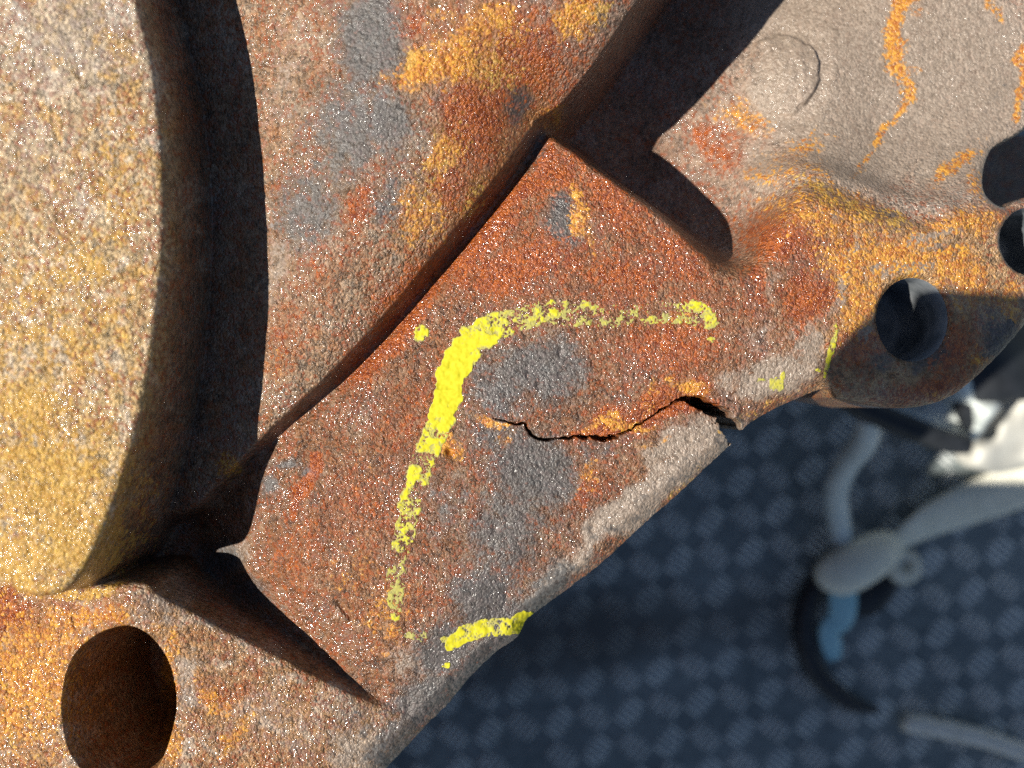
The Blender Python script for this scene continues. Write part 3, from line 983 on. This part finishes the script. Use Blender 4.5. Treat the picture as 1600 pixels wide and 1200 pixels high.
def floor_mesh():
    e = 20.0
    zf_ = FLOOR
    co = [(-e * 1000, -e * 1000, zf_), (e * 1000, -e * 1000, zf_), (e * 1000, e * 1000, zf_), (-e * 1000, e * 1000, zf_)]
    fc = [(0, 1, 2, 3)]
    pitch = 21.0
    ang = math.radians(8)
    ca, sa_ = math.cos(ang), math.sin(ang)
    for i in range(-40, 41):
        for j in range(-40, 41):
            cx, cy = (i + .5) * pitch, j * pitch
            X, Y = cx * ca - cy * sa_ + 130, cx * sa_ + cy * ca - 100
            if not (-280 < X < 420 and -360 < Y < 170):
                continue
            if random.random() < .04:
                continue
            X += random.uniform(-.8, .8)
            Y += random.uniform(-.8, .8)
            turn = ang + random.uniform(-.06, .06) + (math.radians(45) if (i + j) % 2 else math.radians(-45))
            c2, s2 = math.cos(turn), math.sin(turn)
            for k in range(-2, 3):
                L_ = 7.6 - .7 * abs(k)
                w_ = 1.25
                o_ = k * 3.7
                base = len(co)
                prof = [(-L_, 0, 0), (-L_ + 2, -w_, 0), (L_ - 2, -w_, 0), (L_, 0, 0), (L_ - 2, w_, 0), (-L_ + 2, w_, 0), (-L_ + 2.2, 0, 1.4), (L_ - 2.2, 0, 1.4)]
                for a, b, c in prof:
                    b = b + o_
                    co.append((X + a * c2 - b * s2, Y + a * s2 + b * c2, zf_ + c - (.15 if c == 0 else 0)))
                for f in ((0, 1, 6), (1, 2, 7, 6), (2, 3, 7), (3, 4, 7), (4, 5, 6, 7), (5, 0, 6)):
                    fc.append(tuple(base + q for q in f))
    me = bpy.data.meshes.new('floor')
    me.from_pydata([(a / 1000, b / 1000, c / 1000) for a, b, c in co], [], fc)
    me.update()
    me.materials.append(mat_material('ribbed_mat', (.09, .115, .12), (.30, .335, .33)))
    me.materials.append(mat_material('worn_rib', (.48, .52, .52), (.95, .96, .92)))
    me.polygons.foreach_set('material_index', [0] + [1] * (len(me.polygons) - 1))
    o = bpy.data.objects.new('floor', me)
    C.objects.link(o)
    o['kind'] = 'structure'


floor_mesh()

# ------------------------------------------------------------------ things lying on the mat
M_STRAP = simple('pale_webbing', (.78, .76, .62), (.90, .87, .72), 160, .8, .6, .0006, .3)
M_CLOTH = simple('white_cloth', (.56, .55, .49), (.68, .67, .60), 60, .85, .3, .001, .2)
M_DARK = simple('black_rubber', (.010, .012, .015), (.022, .025, .03), 120, .5, .2)
M_BLUE = simple('light_blue_tape', (.30, .56, .64), (.40, .66, .72), 90, .5, .2)
M_FOIL = simple('grey_plastic_film', (.58, .64, .62), (.72, .77, .74), 70, .35, .4, .002)
M_STICK = simple('bleached_wood', (.66, .63, .54), (.8, .77, .68), 180, .8, .4)


def tube(name, pts, radii, mat, parent=None, n=16, flat_=1.0, cap=True, sub=6, twist=0.):
    """round or flattened bar through (X, Y, z mm) photo points; radii in mm"""
    P = np.array([np.array(P3(*p)) for p in pts])
    c = catmull(P, sub)
    r = catmull(np.array([(a,) for a in radii], float), sub)[:, 0] / 1000
    rows = []
    up = np.array([0, 0, 1.])
    for i in range(len(c)):
        t_ = c[min(i + 1, len(c) - 1)] - c[max(i - 1, 0)]
        t_ /= np.linalg.norm(t_) + 1e-12
        sd = np.cross(t_, up)
        sd /= np.linalg.norm(sd) + 1e-12
        nn = np.cross(sd, t_)
        tw = twist * i / len(c)
        s2 = sd * math.cos(tw) + nn * math.sin(tw)
        n2 = nn * math.cos(tw) - sd * math.sin(tw)
        a = np.linspace(0, 2 * np.pi, n, endpoint=False)
        rows.append(c[i] + r[i] * (np.cos(a)[:, None] * s2 + flat_ * np.sin(a)[:, None] * n2))
    co = np.concatenate(rows + [c[:1], c[-1:]])
    f = []
    m = len(rows)
    for i in range(m - 1):
        for k in range(n):
            k2 = (k + 1) % n
            f.append((i * n + k, i * n + k2, (i + 1) * n + k2, (i + 1) * n + k))
    me = bpy.data.meshes.new(name)
    tri = [(m * n, (k + 1) % n, k) for k in range(n)] + [(m * n + 1, (m - 1) * n + k, (m - 1) * n + (k + 1) % n) for k in range(n)]
    me.from_pydata([tuple(v) for v in co], [], f + tri)
    me.polygons.foreach_set('use_smooth', [True] * len(me.polygons))
    me.update()
    me.materials.append(mat)
    o = bpy.data.objects.new(name, me)
    C.objects.link(o)
    if parent:
        o.parent = parent
    return o


def thing(name, label, cat, loc, group=None):
    o = bpy.data.objects.new(name, None)
    o.location = loc
    C.objects.link(o)
    return tag(o, label, cat, group)


def keep(o, parent):
    """parent a part built in world coordinates to a thing with a location"""
    o.parent = parent
    o.location = (-parent.location[0], -parent.location[1], -parent.location[2])
    return o


F = FLOOR
# webbing strap with its folded end and ring
st = thing('webbing_strap', 'pale grey webbing strap with a folded end and ring on the dark mat', 'strap', P3(1400, 860, F))
keep(tube('strap_band', [(1700, 700, F + 22), (1600, 755, F + 20), (1520, 785, F + 17), (1450, 815, F + 16), (1400, 848, F + 17)], [15, 14, 14, 12, 8], M_STRAP, flat_=.32, n=20, twist=.7), st)
keep(tube('folded_end', [(1402, 850, F + 18), (1375, 862, F + 24), (1335, 885, F + 26), (1300, 902, F + 24), (1283, 910, F + 20)], [7, 12, 13.5, 12, 6], M_STRAP, flat_=.6, n=20), st)
ring_pts = [(1412 + 17 * math.cos(a), 885 + 17 * math.sin(a), F + 12 + 2 * math.sin(a)) for a in np.linspace(0, 2 * math.pi, 13)]
keep(tube('strap_ring', ring_pts, [4.2] * 13, M_STRAP, n=12), st)
# cord coming down towards the strap
tag(tube('cord', [(1362, 650, F + 92), (1350, 690, F + 78), (1322, 728, F + 58), (1306, 770, F + 40), (1312, 820, F + 26), (1318, 858, F + 16)], [6, 7, 6.5, 6.8, 6.5, 6.5], M_FOIL, n=14),
    'thin grey cord hanging down to the folded end of the webbing strap', 'cord')
# black hose loop
tag(tube('rubber_hose', [(1300, 880, F + 9), (1272, 920, F + 9), (1256, 965, F + 9), (1262, 1020, F + 9), (1285, 1062, F + 9), (1325, 1096, F + 8), (1370, 1110, F + 6)], [5, 6, 6.5, 6.5, 6, 5, 2], M_DARK, n=18),
    'curved black rubber hose lying on the mat under the strap', 'hose')
tag(tube('rubber_pad', [(1338, 915, F + 6), (1350, 935, F + 6), (1372, 925, F + 6), (1392, 905, F + 6)], [9, 11, 9, 6], M_DARK, n=16, flat_=.5),
    'small black rubber lump beside the light blue tape', 'rubber piece')
# blue tape
tag(tube('blue_tape', [(1316, 905, F + 22), (1318, 940, F + 20), (1314, 966, F + 18), (1296, 985, F + 16), (1300, 1010, F + 14), (1304, 1030, F + 12)], [8, 8, 7.5, 6, 6, 4], M_BLUE, n=16, flat_=.25),
    'light blue tape hanging from the folded strap end', 'tape')
# stick
tag(tube('stick', [(1412, 1128, F + 9), (1460, 1136, F + 9), (1530, 1152, F + 9), (1602, 1176, F + 9)], [5.5, 5.6, 5.4, 5.2], M_STICK, n=14),
    'pale round stick lying alone on the mat in the lower right corner', 'stick')


# cloth and film: crumpled sheets with thickness
def sheet(name, outline, zfun, thick, mat, nu=70):
    p = catmull(outline, 5, True)
    x0, y0 = p.min(0)
    x1, y1 = p.max(0)
    gx = np.linspace(x0 - 2, x1 + 2, nu)
    gy = np.linspace(y0 - 2, y1 + 2, nu)
    gu, gv = np.meshgrid(gx, gy)
    d, _ = seg_dist(gu, gv, p, True)
    inn = inside(gu, gv, p)
    sd = np.where(inn, d, -d)
    # pull the first outside row onto the outline
    ids = np.arange(gu.size).reshape(gu.shape)
    zz = zfun(gu, gv) + thick * np.sqrt(np.clip(1 - (1 - np.clip(sd / 14, 0, 1)) ** 2, 0, 1))
    zz2 = zfun(gu, gv) - 1.5 - 0 * sd
    qd = np.stack([ids[1:, :-1], ids[1:, 1:], ids[:-1, 1:], ids[:-1, :-1]], -1).reshape(-1, 4)
    ok = (sd.ravel()[qd] > -3).all(1)
    qd = qd[ok]

    def world(zv):
        f = (H - zv) / H
        return np.stack([(gu - 800) * f * S / 1000, (600 - gv) * f * S / 1000, zv / 1000], -1).reshape(-1, 3)
    co = np.concatenate([world(zz), world(zz2)])
    n0 = gu.size
    al = np.concatenate([qd, qd[:, ::-1] + n0])
    # side walls
    ed = {}
    for q in qd:
        for k in range(4):
            a, b = int(q[k]), int(q[(k + 1) % 4])
            if (b, a) in ed:
                del ed[(b, a)]
            else:
                ed[(a, b)] = 1
    side = np.array([(b, a, a + n0, b + n0) for a, b in ed])
    al = np.concatenate([al, side])
    used, inv = np.unique(al, return_inverse=True)
    return mesh_obj(name, co[used], inv.reshape(-1, 4), mat)


tag(sheet('white_cloth', [(1502, 722), (1490, 700), (1500, 688), (1540, 676), (1552, 655), (1562, 625), (1585, 602), (1640, 590), (1720, 640), (1720, 730), (1640, 722), (1560, 738)],
          lambda u, v: F + 46 + 6 * np.sin(u / 23 + v / 31) + 7 * vnoise(u, v, 38, 2), 9, M_CLOTH),
    'crumpled white cloth heap near the right edge below the bolt lug', 'cloth')
tag(sheet('plastic_film', [(1320, 600), (1400, 560), (1500, 540), (1560, 560), (1570, 620), (1545, 660), (1515, 694), (1480, 688), (1420, 664), (1360, 640)],
          lambda u, v: F + 82 + 8 * np.sin(u / 34 - v / 25) + 9 * vnoise(u, v, 44, 3), 7, M_FOIL),
    'crumpled grey plastic film directly below the bolt lug', 'plastic film')
tag(tube('dark_rod', [(1318, 622, F + 98), (1360, 642, F + 97), (1420, 668, F + 96), (1480, 690, F + 95), (1512, 694, F + 94)], [5, 6, 6, 5.5, 5], M_DARK, n=14),
    'thin black rod along the lower edge of the grey plastic film', 'rod')
tag(tube('dark_bag_strap', [(1620, 500, F + 60), (1560, 580, F + 92), (1535, 630, F + 88), (1545, 660, F + 72)], [26, 20, 15, 10], M_DARK, n=18, flat_=.4),
    'dark blue-black folded strap between the plastic film and white cloth', 'strap')

# ------------------------------------------------------------------ the phone held over the casting (its shadow lies on the lug and the mat)
lift = (H + 4) / 1000
ph_px = [(1296, 990), (1296, 590), (1302, 562), (1350, 510), (1390, 470), (1410, 459), (1475, 464), (1600, 472), (2240, 480), (2240, 990)]
ph = []
for X, Y in ph_px:
    a = P3(X, Y, -7)
    tt = (lift - a[2]) / sun_dir[2]
    ph.append((a[0] + sun_dir[0] * tt, a[1] + sun_dir[1] * tt))
phone = prism('phone', ph, lift, lift + .009, M_DARK, None)
tag(phone, 'dark phone held above the casting, shading the lower half of the bolt lug', 'phone')
